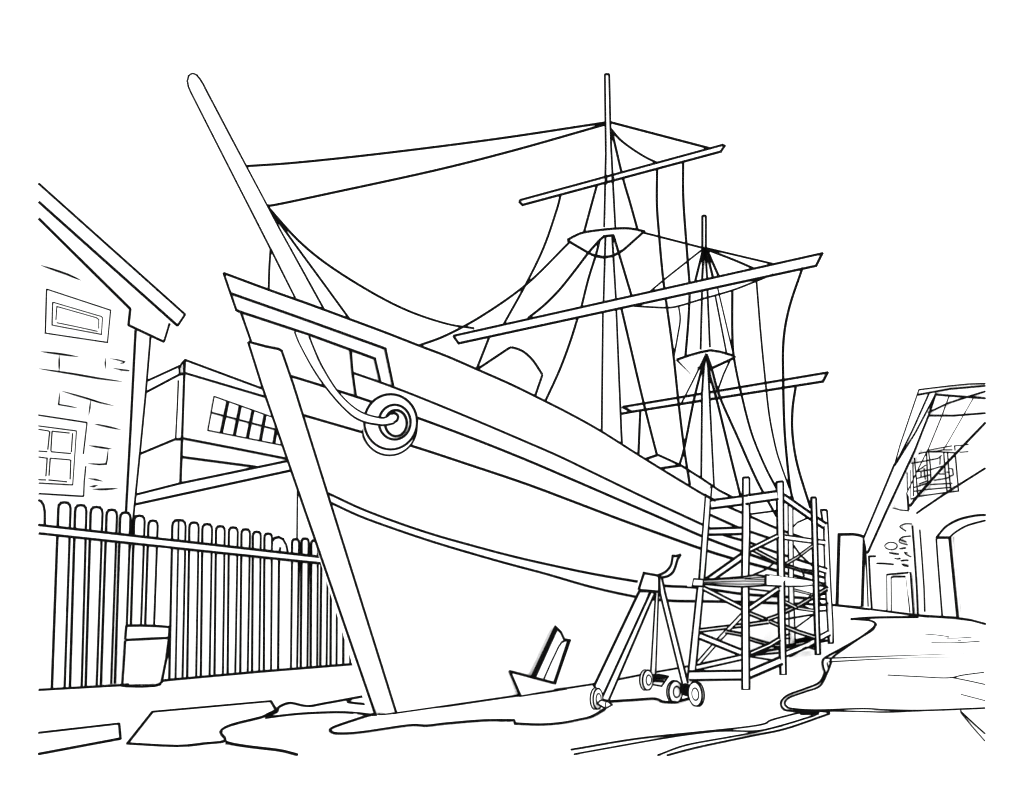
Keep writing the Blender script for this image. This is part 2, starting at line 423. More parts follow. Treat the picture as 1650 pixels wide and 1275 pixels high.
m.ink(DP([(955, 411), (973, 415), (988, 412.5), (1003, 404)], Y1 - .22), LW)  # lower rim of the mast top, redrawn in front of the mast
part(m, 'crossing_line', fm)
def yard(pts, s, name, parent, th=.22, lines=()):
    m = MB(); m.prism([T(x, y, s) for x, y in pts], U * th)
    for l in lines: m.ink([T(x, y, s) for x, y in l])
    return part(m, name, parent)
yard([(836.5, 325), (839, 322.5), (1164.5, 233.8), (1167.5, 235.5), (1161.5, 244.5), (842, 330.5)], S1 - .32, 'upper_yard', fm, .07)
m = MB()
for l in ([(976.5, 282), (976.3, 297)], [(987, 280), (987.8, 296)]): m.ink([T(x, y, S1 - .34) for x, y in l])  # mast outlines redrawn over the yard, added without a real rope
part(m, 'crossing_line', fm)
yard([(730.5, 541.5), (1325, 408.5), (1315, 428.5), (739, 553.5)], S1 - .7, 'lower_yard', fm, .1)
# main mast
mm = mspar([(1138, 571), (1134.5, 590), (1131.5, 634), (1130.4, 770), (1130, 830)], [(1138.8, 571), (1140.5, 590), (1142.5, 632), (1149.7, 780), (1152, 830)], Y2, 'main_mast', ship)
mspar([(1132, 348), (1132, 400)], [(1137, 348), (1137, 400)], Y2, 'topmast', mm, caps=(True, False))
mspar([(1134.2, 401), (1131.7, 450), (1131.7, 467), (1129.3, 563.5)], [(1136.2, 401), (1139, 449), (1139.4, 466), (1143.4, 560)], Y2, 'topmast', mm)
m = MB()
t2 = [(1090, 580), (1110, 573), (1129, 567.7), (1144.6, 564.6), (1160, 567), (1183.5, 573.8), (1183.5, 576.7), (1147, 593.7), (1125, 593), (1112, 602)]
m.prism(DP(t2, Y2 + .3), Vector((0, .4, 0)), skip=(7, 8, 9)); m.ink(DP([(1090, 580), (1103, 593), (1115.5, 606)], Y2 + .28), 3, 1); m.ink(DP([(1124, 593.5), (1132, 593)], Y2 + .28))
m.ink(DP([(1176, 581.6), (1166, 603), (1157, 628)], Y2 + .2), 3)
part(m, 'mast_top', mm)
yard([(1003, 656), (1333.5, 600.5), (1326, 615), (1018, 663.8)], S2 + .35, 'lower_yard', mm, .12, lines=([(1001, 667), (1018, 663.8)],))
# deck houses
m = MB()
hood = [(768, 596)] + [(822, 560)] + [(p[0], p[1]) for p in cat([Vector(q) for q in [(824, 559.7), (838, 564), (850, 572), (861, 584), (874, 604)]], 4)] + [(861, 642), (858, 660), (775, 625)]
yh = railY(820) + .75
m.prism(DP(hood, yh), Vector((-.15, .5, 0)), skip=(len(hood) - 3, len(hood) - 2, len(hood) - 1, ))
part(m, 'companion_hood')
m = MB(); yd = railY(1090) + .6
dh = [(1037, 741), (1060, 733), (1097, 750), (1130, 771), (1158, 790), (1183, 803), (1183, 830), (1100, 800), (1037, 760)]
m.prism([C(x, y, 1.1) for x, y in dh], -N * 1.4, skip=(5, 6, 7, 8)); m.ink([C(x, y, 1.1) for x, y in [(1063, 755), (1097, 750)]])
part(m, 'deck_house')
# knee / rail end by the scaffold

def rope(pts, YA, YB, wpx=3.9, smooth=True, name='rope'):
    m = MB(); m.ink(lerpY(pts, YA, YB, smooth), wpx); part(m, name)
CY_ = lambda x, y: C(x, y).y
TY = lambda x, y, s: T(x, y, s).y
rope([(396, 268), (480, 262), (620, 247), (800, 224), (976, 197.5)], CY_(396, 268), Y1, name='forestay')
rope([(431, 331), (445, 330), (530, 312), (700, 275), (830, 242), (976, 200.5)], CY_(431, 331), Y1, name='forestay')
rope([(431, 333), (480, 387), (530, 428), (600, 472), (660, 502), (720, 522), (763, 529)], CY_(431, 333), TY(763, 529, S1), name='forestay')
rope([(431, 333), (476, 395), (520, 455), (563, 514)], CY_(431, 333), railY(563) + .3)
rope([(436, 402), (434, 432), (433, 465)], CY_(436, 402), CY_(433, 465))
rope([(918, 390), (850, 457), (780, 507), (720, 540), (675, 557)], Y1 + .2, railY(675) + .2)
y_ = TY(900, 500, S1)
rope([(972, 382), (963.5, 390), (947, 409), (926, 436.6), (900.7, 468), (875.6, 493), (850.5, 513)], Y1 - .25, TY(850, 513, S1 - .5), name='shroud')
rope([(966, 388), (960, 411.5), (948, 450), (937, 494)], Y1 - .25, Y1 - .1, name='shroud'); rope([(931, 512), (918, 553), (901, 598), (878, 648)], Y1 - .3, railY(878) + .3, name='shroud')
rope([(988.6, 380), (997, 407.7), (1017.4, 476)], Y1 - .25, Y1 - .1, name='shroud')
rope([(1001, 496), (1016.7, 563), (1037.5, 651), (1059, 735), (1062, 745)], Y1 - .1, Y1, name='shroud')
rope([(985.5, 210), (1003.5, 286), (1015, 326), (1027, 369)], Y1 - .6, Y1 + .1, name='shroud')
rope([(983.5, 207), (999, 225), (1020, 241), (1041, 254), (1060, 263)], Y1, TY(1060, 262, S1 - .33))
rope([(983, 197), (1145, 239.5)], Y1, TY(1145, 239, S1 - .33))
rope([(903.5, 314), (896.5, 340), (876, 399), (848, 457), (812, 522)], TY(903, 314, S1 - .33), TY(812, 520, S1 - .5))
rope([(788.5, 543), (768, 595)], TY(788, 543, S1 - .71), railY(768) + .5)
rope([(962, 298), (955, 323), (941, 374.5)], TY(962, 298, S1 - .33), Y1 + .3)
rope([(1058.8, 273), (1058.5, 330), (1062, 378.6), (1066, 425), (1070.5, 465), (1084, 563), (1094, 655), (1103, 727), (1111.7, 782)], TY(1059, 273, S1 - .33), Y1 + .6)
rope([(1100.7, 262), (1101, 320), (1106, 393), (1111, 456)], TY(1100, 262, S1 - .33), TY(1111, 456, S1))
rope([(1111.5, 470), (1109, 520), (1104.5, 574)], TY(1100, 470, S1 - .71), Y2 - .1)
rope([(1036.5, 375), (1133.7, 400)], Y1 + .3, Y2)
yp = lambda x, y: TY(x, y, S1 - .71)
rope([(1138, 400), (1246, 425.5)], Y2, yp(1245, 425)); rope([(1138, 402), (1180, 418), (1215, 433)], Y2, yp(1215, 433))
rope([(1132, 402), (1075, 447), (1048, 469.5)], Y2, yp(1048, 469), wpx=3.2)
rope([(1133, 402), (1126, 430), (1120, 454)], Y2 - .1, Y2 - .5); rope([(1138, 404), (1149, 448)], Y2 - .1, Y2 - .5); rope([(1139, 402), (1158, 445)], Y2 - .1, Y2 - .5)
rope([(1022, 493.5), (1073, 496), (1095, 493), (1130, 482.5), (1180, 468), (1219, 453), (1246, 442)], yp(1022, 494), yp(1245, 442), wpx=3.2, name='foot_rope')
rope([(1093.6, 494), (1096, 515), (1092, 541.5), (1085, 580)], yp(1093, 494), Y1 + .5, wpx=2.8)
rope([(1152.6, 477), (1171, 571)], yp(1152, 477), Y2, wpx=3.2); rope([(1155.6, 461), (1182, 573)], yp(1155, 463) + .3, Y2, wpx=2.8)
rope([(1180, 468), (1180, 536.6), (1183, 579), (1195, 637), (1211, 698), (1232, 750), (1251, 787)], yp(1180, 468), Y2 - 1)
rope([(1219, 454), (1226, 540), (1233.6, 617), (1240, 672), (1250, 722), (1258.6, 750), (1272, 787)], yp(1219, 454), Y2 - 2, wpx=3.2)
rope([(1293, 432), (1272, 495), (1262.5, 549), (1262, 614), (1264, 690), (1269, 750), (1273.6, 788), (1278, 806)], yp(1293, 433), Y2 - 3)
rope([(1282, 624), (1277, 660), (1277, 700), (1285, 750), (1306, 819)], TY(1282, 624, S2 + .34), Y2 - 1.5)
rope([(1138, 570), (1118, 611), (1096.4, 653)], Y2 - .2, Y2 - .2, wpx=2.8, name='shroud')
rope([(1136, 576), (1131.5, 592), (1118, 645), (1103, 720), (1095, 749)], Y2 - .2, Y2 - .6, name='shroud')
rope([(1140, 578), (1143.6, 604), (1155.7, 647.6), (1177.6, 737.6), (1193, 799)], Y2 - .2, Y2 - 2, name='shroud')
rope([(1139.5, 574), (1147, 595), (1160, 640), (1188.6, 704.7), (1220, 775), (1251, 832)], Y2 - .2, Y2 - 3, name='shroud')
rope([(1031.6, 664), (1028.7, 733)], TY(1031, 664, S2), Y2 - 2)

# ================================================================== SCAFFOLD
YP1, YP2, YP3, YP4, YP5 = GY(1098), GY(1112), GY(1088), GY(1056), GY(1038); YP6 = YP4 + 1.5
scf = thing('scaffold_tower', D(1202, 1112, YP2), 'tall timber scaffold of posts, beams and crossed braces beside the ship side', 'scaffold')
def sp(name, L, R, YA, YB=None, caps=(True, True), wpx=LW):
    m = MB(); YB = YA if YB is None else YB; n = len(L)
    f_ = lambda P: [D(x, y, YA + (YB - YA) * i / (n - 1)) for i, (x, y) in enumerate(P)]
    m.spar(f_(L), f_(R), inkw=wpx, caps=caps, sides=8); part(m, name, scf, scf)
sp('post', [(1137.5, 801), (1127, 933), (1124, 950), (1108, 1098)], [(1146, 784), (1134.5, 933), (1133, 945), (1119, 1097)], YP1, caps=(False, False))
sp('post', [(1197.5, 770), (1197, 860), (1196, 930), (1196.5, 1112)], [(1207, 769.5), (1207.5, 860), (1205.5, 930), (1207, 1112)], YP2)
sp('post', [(1251.5, 777), (1253, 850), (1254, 925), (1255, 1000), (1258, 1088)], [(1261.5, 776), (1262, 850), (1263, 925), (1264, 1000), (1266, 1088)], YP3)
sp('post', [(1307.5, 802), (1309, 850), (1311, 930), (1312.5, 990), (1315, 1056)], [(1314.5, 802), (1316, 850), (1318, 930), (1319, 990), (1321, 1055)], YP4)
sp('post', [(1323, 822), (1328, 850), (1330, 930), (1335, 1015), (1336, 1038)], [(1332, 822), (1334, 860), (1338, 950), (1341, 1000), (1342, 1036)], YP5)
sp('post', [(1270, 802), (1271, 930), (1272, 1039)], [(1277, 800), (1278, 930), (1281, 1039)], YP6, wpx=2.8)
m = MB(); m.ink(DP([(1135, 797), (1144, 802.5), (1153, 807)], YP1 - .3)); part(m, 'crossing_line', scf, scf)  # hull rail line carried across the front of the post, an added stroke
def bar(name, pts, wd, YA, YB, wpx=3.3, caps=(False, False), smooth=False):
    m = MB(); P = [Vector(p) for p in pts]
    if smooth: P = cat(P, 4)
    L = lens(P)
    if wd <= 2.5:
        m.ink([D(p[0], p[1], YA + (YB - YA) * l) for p, l in zip(P, L)], wd * 1.25)
    else:
        A, B = [], []
        for i, (p, l) in enumerate(zip(P, L)):
            t = (P[min(i + 1, len(P) - 1)] - P[max(i - 1, 0)]).normalized(); nrm = Vector((-t.y, t.x)) * (wd / 2)
            Y = YA + (YB - YA) * l; a, b = p + nrm, p - nrm
            A.append(D(a[0], a[1], Y)); B.append(D(b[0], b[1], Y))
        m.spar(A, B, inkw=wpx, caps=caps, sides=8)
    part(m, name, scf, scf)
e = .15
bar('beam', [(1146, 813), (1207, 805)], 13, YP1, YP2 - e, LW, (False, False))
bar('beam', [(1207, 804.5), (1252, 798)], 13, YP2 - e, YP3 - .1, LW, (False, False))
bar('beam', [(1262, 801), (1309, 834), (1328, 847)], 9, YP3, YP5, LW)
bar('beam', [(1142, 857), (1197, 855.5)], 10, YP1 + .2, YP2 + .2, LW)
bar('beam', [(1207, 829), (1252, 823)], 2.5, YP2 + .6, YP3 + .3)
bar('beam', [(1262, 865.5), (1309, 872), (1329, 874.5)], 7, YP3, YP5, 2.8)
bar('brace', [(1139, 937), (1197, 896)], 9, YP1 - .05, YP2 + .2, LW)
bar('brace', [(1207, 887), (1253, 864)], 6, YP2 + .2, YP3)
bar('brace', [(1207, 882), (1253, 906)], 5, YP2 + .4, YP3 + .2)
bar('brace', [(1207, 892), (1253, 909)], 2.4, YP2 + .4, YP3 + .2)
bar('brace', [(1215, 926), (1235, 917), (1246, 908)], 2.3, YP2 + .6, YP3 + .2, smooth=True)
bar('brace', [(1263, 910), (1290, 919), (1311, 922)], 4, YP3, YP4)
bar('beam', [(1316, 915), (1331, 920)], 8, YP4, YP5)
bar('brace', [(1278, 878), (1290, 895), (1309, 912)], 2.3, YP3 + 1, YP4)
bar('brace', [(1263, 911), (1285, 898), (1309, 880)], 4, YP3, YP4, 2.6)
bar('brace', [(1278, 849), (1285, 842), (1301, 835)], 2.3, YP6, YP4)
bar('brace', [(1265, 862), (1275, 870), (1282, 868)], 2.0, YP3, YP4)
bar('brace', [(1296, 929), (1294, 924), (1302, 921)], 2.3, YP4, YP4)
# working platform
def platpoly(pts, name, lines=(), th=Vector((0, .5, 0)), skip=()):
    m = MB(); m.prism([D(x, y, Y) for x, y, Y in pts], th, ink=2.8, skip=skip)
    for l in lines: m.ink([D(x, y, Y - .03) for x, y, Y in l], 1.4)
    part(m, name, scf, scf)
pY = lambda x: YP1 - .35 + (YP2 - .6 - YP1 + .35) * min(max((x - 1118) / 84, 0), 1)
pq = lambda pts: [(x, y, pY(x)) for x, y in pts]
platpoly(pq([(1118, 933), (1134, 934), (1133, 945), (1116, 944.5)]), 'beam_end')
platpoly(pq([(1134, 934), (1160, 932.5), (1197, 929.5), (1217, 926.5), (1233, 928.5), (1233, 943.5), (1197, 946), (1165, 944.5), (1134, 941.5)]), 'plank_stack',
         [pq([(1134, 935.5), (1180, 933), (1233, 930.5)]), pq([(1134, 938.5), (1197, 936.5), (1233, 937)]), pq([(1134, 940.5), (1197, 941.5), (1233, 941)]), pq([(1200, 933), (1233, 934.5)])])
YB_ = lambda x: YP2 - .55 + (YP5 - 1.0 - YP2 + .55) * (x - 1233) / 100
pb = lambda pts: [(x, y, YB_(x)) for x, y in pts]
platpoly(pb([(1234, 926.5), (1262, 930), (1290, 934), (1312, 937.5), (1325, 941.5), (1334, 946.5), (1313, 942.5), (1290, 944.8), (1262, 944.8), (1234, 943.5)]), 'plank', th=Vector((0, .25, 0)))
m = MB(); m.ink([D(x, y, YB_(x) - .05) for x, y in [(1262.5, 930), (1262.5, 944)]], 2.3); part(m, 'strap', scf, scf)
bar('brace', [(1134, 948), (1200, 982)], 6, YP1 - .05, YP2 + .15)
bar('brace', [(1207, 981), (1254, 949)], 7, YP2 + .15, YP3)
bar('brace', [(1128, 1016), (1207, 1006.5), (1238, 1002)], 4.5, YP1 - .05, YP2 + .3)
bar('brace', [(1128, 1025), (1207, 1057)], 9, YP1 - .05, YP2 + .3, LW)
bar('brace', [(1124, 1070), (1160, 1029), (1196, 991)], 6, YP1 + .3, YP2 + .3, 2.5)
bar('beam', [(1122, 1076), (1196, 1059)], 7.5, YP1, YP2 + .3)
bar('beam', [(1112, 1089), (1197, 1088)], 13.5, YP1 - .1, YP2 + .1, LW)
bar('beam', [(1207, 1087), (1258, 1065)], 11.5, YP2 + .1, YP3, LW)
bar('brace', [(1170, 1018), (1195, 1023), (1210, 1030), (1242, 1039), (1256, 1040)], 4.5, YP2 + .5, YP3, smooth=True)
bar('brace', [(1207, 988), (1232, 998)], 5, YP2 + .2, YP3 + .1); bar('brace', [(1240, 1001), (1255, 1008)], 4, YP3, YP3)
bar('brace', [(1232, 1000), (1254, 992)], 4.5, YP3 - .2, YP3)
bar('brace', [(1207, 1054), (1240, 1040), (1256, 1030)], 5.5, YP2 + .3, YP3)
bar('brace', [(1207, 1057), (1256, 1044)], 2.4, YP2 + .3, YP3); bar('brace', [(1208, 1056.5), (1256, 1052)], 2.4, YP2 + .3, YP3); bar('brace', [(1207, 1058), (1245, 1064)], 2.4, YP2 + .3, YP3)
bar('beam', [(1266, 1054), (1300, 1040), (1336, 1020)], 8, YP3, YP5, 2.8)
bar('brace', [(1265, 986), (1290, 974), (1332, 949)], 5, YP3, YP5)
bar('brace', [(1265, 1010), (1285, 1018), (1313, 1027)], 5, YP3, YP4)
bar('brace', [(1265, 998), (1312, 990)], 2.3, YP3, YP4); bar('brace', [(1282, 1012), (1312, 990)], 2.0, YP6, YP4)
bar('brace', [(1281, 951), (1308, 958)], 3.4, YP6, YP4, 2); bar('brace', [(1265, 970), (1285, 980), (1311, 984)], 4, YP3, YP4, 2.5); bar('brace', [(1285, 972), (1311, 984)], 2.2, YP6, YP4)
bar('brace', [(1283, 979), (1300, 970), (1308, 958)], 3.4, YP6, YP4, 2)
bar('brace', [(1282, 1034), (1313, 1027)], 4, YP6, YP4); bar('brace', [(1267, 1054.5), (1275, 1057), (1298, 1044), (1312, 1046)], 2.4, YP3 + .5, YP4, smooth=True); bar('brace', [(1299, 1041.5), (1312, 1042)], 2.3, YP4, YP4)
bar('brace', [(1321, 1033), (1336, 1032)], 2.5, YP4, YP5); bar('brace', [(1320, 985), (1331, 984)], 2.5, YP4, YP5); bar('brace', [(1319, 976), (1332, 975)], 2.3, YP4, YP5)
bar('brace', [(1331, 957), (1322, 960), (1320, 968), (1325, 974), (1334, 972)], 2.2, YP4, YP5, smooth=True)
bar('brace', [(1207, 949), (1240, 953), (1254, 959)], 2.3, YP2 + .6, YP3); bar('brace', [(1265, 975), (1275, 979)], 2.3, YP3, YP3 + 1)
bar('brace', [(1266, 1024), (1272, 1022)], 2.2, YP3, YP6); bar('brace', [(1266, 1029), (1272, 1029)], 2.2, YP3, YP6); bar('brace', [(1266, 1040), (1281, 1038)], 2.3, YP3, YP6)

# ================================================================== TRIPOD
YT = GY(1140) + .25; YH = YT + .8; YC = GY(1134); YB2 = GY(1109)
tri = thing('wheeled_tripod', D(1050, 1125, YT + 1), 'three legged stand on small wheels with a block head and curved hook', 'tripod stand')
def tp_(mb, name, parent=tri): return mb.build(name, parent, tri)
m = MB(); LA = [D(1030, 953, YH), D(1048.5, 953, YH), D(968.7, 1127, YT), D(957.5, 1105, YT)]
m.prism(LA, Vector((.05, .12, 0))); m.prism([D(1048.5, 953, YH), D(1055, 955, YH + .1), D(980, 1130, YT + .1), D(968.7, 1127, YT)], Vector((-.02, .08, 0))); tp_(m, 'leg')
m = MB(); m.spar([D(1056.6, 956, YH + .15), D(1048.6, 1086, YB2)], [D(1060.8, 956, YH + .15), D(1056.2, 1086, YB2)], inkw=3, caps=(False, False), sides=8); tp_(m, 'leg')
m = MB(); m.spar([D(1062, 930, YH - .05), D(1064, 956, YH - .05), D(1101, 1106, YC)], [D(1066, 930, YH - .05), D(1070.5, 952, YH - .05), D(1108, 1101, YC)], caps=(False, False), sides=8); tp_(m, 'leg')
m = MB(); m.prism(DP([(1028.7, 951), (1037.6, 923.5), (1045, 925), (1060, 927.7), (1062, 930), (1062, 954), (1050, 952.5)], YH - .12), Vector((0, .35, 0))); tp_(m, 'head_block')
hk = cat([Vector(p) for p in [(1060, 927.5), (1072.5, 921.5), (1081, 911), (1084, 896)]], 4) + [Vector((1089, 896.3)), Vector((1096, 894.4))] + cat([Vector(p) for p in [(1091.5, 902), (1085.5, 920), (1077, 928), (1066, 931)]], 4)
m = MB(); m.prism(DP([(p[0], p[1]) for p in hk], YH - .06), Vector((0, .07, 0))); tp_(m, 'hook')
def wheel(cx, cy, rx, ry, Y, th_px, inner, sgn=1):
    c = D(cx, cy, Y); r = ry * Y / F; co = min(rx / ry, .98)
    h = Vector((co, sgn * math.sqrt(1 - co * co), 0)); nn = Vector((h.y, -h.x, 0)); nn = nn if nn.y < 0 else -nn
    m = MB(); t = th_px * Y / F
    ring = lambda R, off: [c + nn * off + h * (R * math.cos(a)) + Z * (R * math.sin(a)) for a in [i * math.pi / 12 for i in range(24)]]
    m.prism(ring(r, t / 2), -nn * t, ink=2.8, back=True)
    o = tp_(m, 'wheel'); m = MB()
    cc = Vector(inner); q = ring(r * .5, t / 2 + .004); q = [p + h * (inner[0] * Y / F) + Z * (inner[1] * Y / F) for p in q]
    m.prism(q, -nn * .02, ink=2.4)
    tp_(m, 'hub', o)
wheel(961, 1126, 8.3, 15.5, GY(1143.5), 5, (1, 0))
wheel(1041.5, 1096, 9.5, 15, GY(1113), 5, (2, 0))
wheel(1087, 1115, 12.2, 16.5, GY(1134), 4, (2, 0))
wheel(1122, 1118.5, 7.6, 18, GY(1139), 4, (1, 0), -1)
m = MB(); m.prism(DP([(1099, 1107), (1104, 1103), (1117, 1107), (1116, 1118), (1112, 1122), (1100, 1118)], YC - .15), Vector((0, .2, 0)), m=1); tp_(m, 'axle_block')
m = MB(); m.prism([D(1049, 1088, YB2 - .1), D(1062, 1087, YB2 - .1), D(1077, 1090, YB2 - .1), D(1066, 1106, YB2 - .1), D(1050, 1103, YB2 - .1)], Vector((0, .2, 0)), ink=2.6)
m.ink(DP([(1050, 1090.5), (1074, 1091)], YB2 - .13), 4); m.ink(DP([(1050, 1097), (1070, 1098)], YB2 - .13), 3.5); m.ink(DP([(1050, 1094), (1072, 1094.5)], YB2 - .13), 1.5); tp_(m, 'foot_block')
m = MB(); m.prism(DP([(968, 1128), (980, 1131), (986.5, 1136), (975.5, 1142), (962, 1134)], GY(1144.5)), Vector((0, .15, 0)), ink=2.8); m.ink(DP([(976, 1132), (975.5, 1142)], GY(1145.5)), 2); tp_(m, 'foot_block')

# ================================================================== FENCE
FA, FB = G(62, 1112), G(575, 1070); FD = (FB - FA).normalized(); FN = Vector((FD.y, -FD.x, 0))
if FN.y > 0: FN = -FN
FP = lambda x, y, o=0.0: V(x, y, FA + FN * o, FN)
gl = lambda x: 1112 + (x - 62) * (1070 - 1112) / 513.0
rt = lambda x: 846 + (x - 62) * (898 - 846) / 458.0
fence = thing('picket_fence', FA, 'long fence of round topped vertical boards with one top rail', 'fence')
def fpart(m, name): return m.build(name, fence, fence)
def board(xTL, xTR, yT, xBL, xBR, skipl=False, extra=None):
    wv = xTR - xTL; rr = min(wv / 2, 9) * 1.1
    top = [(xTL, yT + rr), (xTL + wv * .06, yT + rr * .45), (xTL + wv * .22, yT + rr * .1), (xTL + wv * .5, yT), (xTL + wv * .78, yT + rr * .1), (xTL + wv * .94, yT + rr * .45), (xTR, yT + rr)]
    P = [FP(x, y) for x, y in [(xBL, gl(xBL))] + top + [(xBR, gl(xBR))]]
    m = MB(); m.prism(P, -FN * .03, ink=0); m.ink(P[1:] if skipl else P, LW)
    if not skipl and False: pass
    if extra: m.ink([FP(x, y, .01) for x, y in extra], 3)
    fpart(m, 'board')
m = MB(); P = [FP(*q) for q in [(62, gl(62)), (62, 806), (66, 808), (70, 814), (72, 825), (72, 848), (66, gl(66))]]
m.prism(P, -FN * .03, ink=0); m.ink([FP(*q) for q in [(62, 806), (66, 808), (70, 814), (72, 825), (72, 848)]]); fpart(m, 'board')
for a in [(94, 113.5, 809.6, 83.5, 104), (121, 139, 814, 112.6, 131.5), (146, 165, 817, 138, 155.7), (171.6, 188.3, 821.5, 162.5, 179), (193.6, 210, 826, 185, 201),
          (216, 233, 831, 208, 224), (239, 254, 839, 231, 245)]: board(*a)
board(277.5, 299, 838, 272.7, 294, extra=[(288, 838), (283, 1094)])
for a in [(305, 320, 842, 301.5, 316), (326, 341.5, 844.6, 323.5, 337.6), (348, 362, 848, 345.5, 359), (368.7, 383, 850, 366.7, 379), (389, 402.6, 853, 387, 399), (407.5, 420, 857, 406, 417.5),
          (426, 438, 860, 425, 436.5)]: board(*a)
m = MB(); q = [(447.7, gl(448)), (450, 910), (444, 880), (438.5, 872), (443, 867), (449, 865.5), (456, 869), (461, 878), (464, 892), (470.5, 905), (468, gl(468))]
m.prism([FP(*p) for p in q], -FN * .03, ink=0); m.ink([FP(*p) for p in [(438.5, 872), (443, 867), (449, 865.5), (456, 869), (461, 878), (464, 892)]]); m.ink([FP(448, gl(448)), FP(449.5, 898)]); m.ink([FP(450, 890), FP(451.5, 882)]); fpart(m, 'board')
for a in [(470.5, 481.6, 869, 468.5, 478.5), (486, 497, 868, 484.5, 495), (501.5, 512, 871, 500.5, 510.7), (518, 528, 874, 516, 526), (533.5, 543, 877, 532.5, 542), (554, 565, 880, 553, 564)]: board(*a)
m = MB(); Pr = [FP(x, y, .05) for x, y in [(62, 846), (520, 898), (560, 902.5), (560, 913), (524, 908.7), (350, 890.5), (62, 859.5)]]
m.prism(Pr, -FN * .045, skip=(6, 2)); fpart(m, 'rail')
m = MB(); Pg = [FP(62, gl(62), .02), FP(575, gl(575), .02)]; m.gink([(62, 1112), (195, 1104.5), (272, 1096), (420, 1082.5), (584, 1069.3)], LW, smooth=False)
m.prism([FA - Z * .02, FB - Z * .02, FB + Z * .012, FA + Z * .012], -FN * .02, ink=0); fpart(m, 'bottom_board')

# bin
YBn = GY(1106) + .28
bn = thing('waste_bin', D(232, 1105, YBn), 'round tapered bin with a lid band, standing in front of the fence', 'bin')
m = MB(); m.spar(DP([(202, 1032), (200, 1065), (197.3, 1103)], YBn), DP([(272.5, 1028), (268, 1062), (260, 1101)], YBn), caps=(False, False), sides=24)
m.ink([G(x, y, .02) for x, y in [(197, 1105), (205, 1106), (230, 1106.5), (248, 1105.5), (257, 1103)]] + [D(260, 1099, YBn)])
m.build('body', bn, bn)
m = MB(); m.spar(DP([(204, 1008), (202, 1031)], YBn), DP([(273.5, 1010.5), (272.5, 1028)], YBn), caps=(False, False), sides=24)
yb = YBn - .34; m.ink(DP([(204, 1008.5), (225, 1008), (250, 1008.7), (273, 1010.5)], yb), LW); m.ink(DP([(202.5, 1031.5), (240, 1029.5), (272, 1028)], yb), LW)
m.build('lid', bn, bn)

# ================================================================== STONE HOUSE (left)
HC = D(228, 900, 18.5); HC.z = 0
HV = Vector((math.sin(ang), math.cos(ang), 0)); HN = Vector((math.cos(ang), -math.sin(ang), 0))
W_ = lambda x, y, o=0.0: V(x, y, HC + HN * o, HN)
house = thing('stone_house', HC, 'gabled stone house behind the fence at the left with thick eaves', 'house')
hpt = lambda m, n, p=None: m.build(n, p or house, house)
def gpt(x, y0, o=0.0):
    p = W_(x, y0, o); return Vector((p.x, p.y, 0))
m = MB(); wp = [(62, 345), (209, 495), (226, 532)]
P = [W_(*q) for q in wp] + [gpt(226, 832), gpt(62, 832)]
m.prism(P, -HN * 3.5, ink=0)
for l, wd in (([(66, 427.5), (85, 434), (108, 442), (131, 452)], 3.4), ([(65, 566.5), (96, 570.5), (127, 575)], 3.2), ([(95.6, 573), (95.6, 598)], 2.6), ([(62, 594), (120, 603), (160, 610), (197, 615)], 3.2),
              ([(170, 576), (170, 595)], 2.4), ([(176, 577.5), (190, 580), (201, 583), (199, 585), (192, 587)], 2.2), ([(181, 593), (196, 596), (214, 598)], 2.6), ([(195.5, 596), (195, 610)], 2.4),
              ([(99, 630), (140, 642), (162, 649), (184, 654)], 3), ([(97, 630), (94.6, 652), (110, 654.5), (127, 658)], 2.4), ([(146.5, 644), (145, 657), (143, 671)], 2.4), ([(151, 683), (175, 688), (195, 692.6)], 3),
              ([(143, 718), (165, 721.5), (181, 723.6)], 3), ([(174.5, 724), (173, 740), (171, 748), (160, 748.5), (141, 747)], 2.6), ([(142, 771), (155, 773), (167, 776)], 3), ([(144, 784.6), (152, 783.5), (158, 782)], 3),
              ([(149, 788.6), (170, 788.6), (190, 787)], 3)):
    m.ink([W_(p[0], p[1], .015) for p in fine(l, 8)], wd * 1.05, taper=2)
hpt(m, 'wall')
def wink(m, lst, wd, o=.05, taper=False):
    for l in lst: m.ink([W_(x, y, o) for x, y in l], wd, taper)
m = MB(); m.prism([W_(x, y, .08) for x, y in [(75, 466), (178, 500), (173, 552), (73, 537)]], -HN * .08, ink=2.6); wo = hpt(m, 'window')
m = MB(); wink(m, [[(85, 487), (163, 510), (165, 512), (163.5, 539), (84, 524), (85, 487)]], 2.1, .09); wink(m, [[(90, 516), (91.5, 494), (155, 512), (159, 515), (159, 530)], [(91, 520), (125, 527), (157, 534)]], 2.1, .09)
m.prism([W_(x, y, .088) for x, y in [(85, 487), (164, 511), (163.5, 539), (84, 524)]], -HN * .01, ink=0); hpt(m, 'pane', wo)
m = MB(); m.prism([W_(x, y, .08) for x, y in [(62, 669), (140, 681), (134.5, 800), (62, 795.5)]], -HN * .08, ink=2.8, skip=(1, 3))
wink(m, [[(140, 681), (137, 707), (134, 732)], [(138, 751), (135.5, 776), (134.5, 800)]], 2.8, .08); wo = hpt(m, 'window')
m = MB(); m.prism([W_(x, y, .11) for x, y in [(62, 686.5), (123, 694.5), (117, 781.5), (62, 778.5)]], -HN * .03, ink=2.3, skip=(3,))
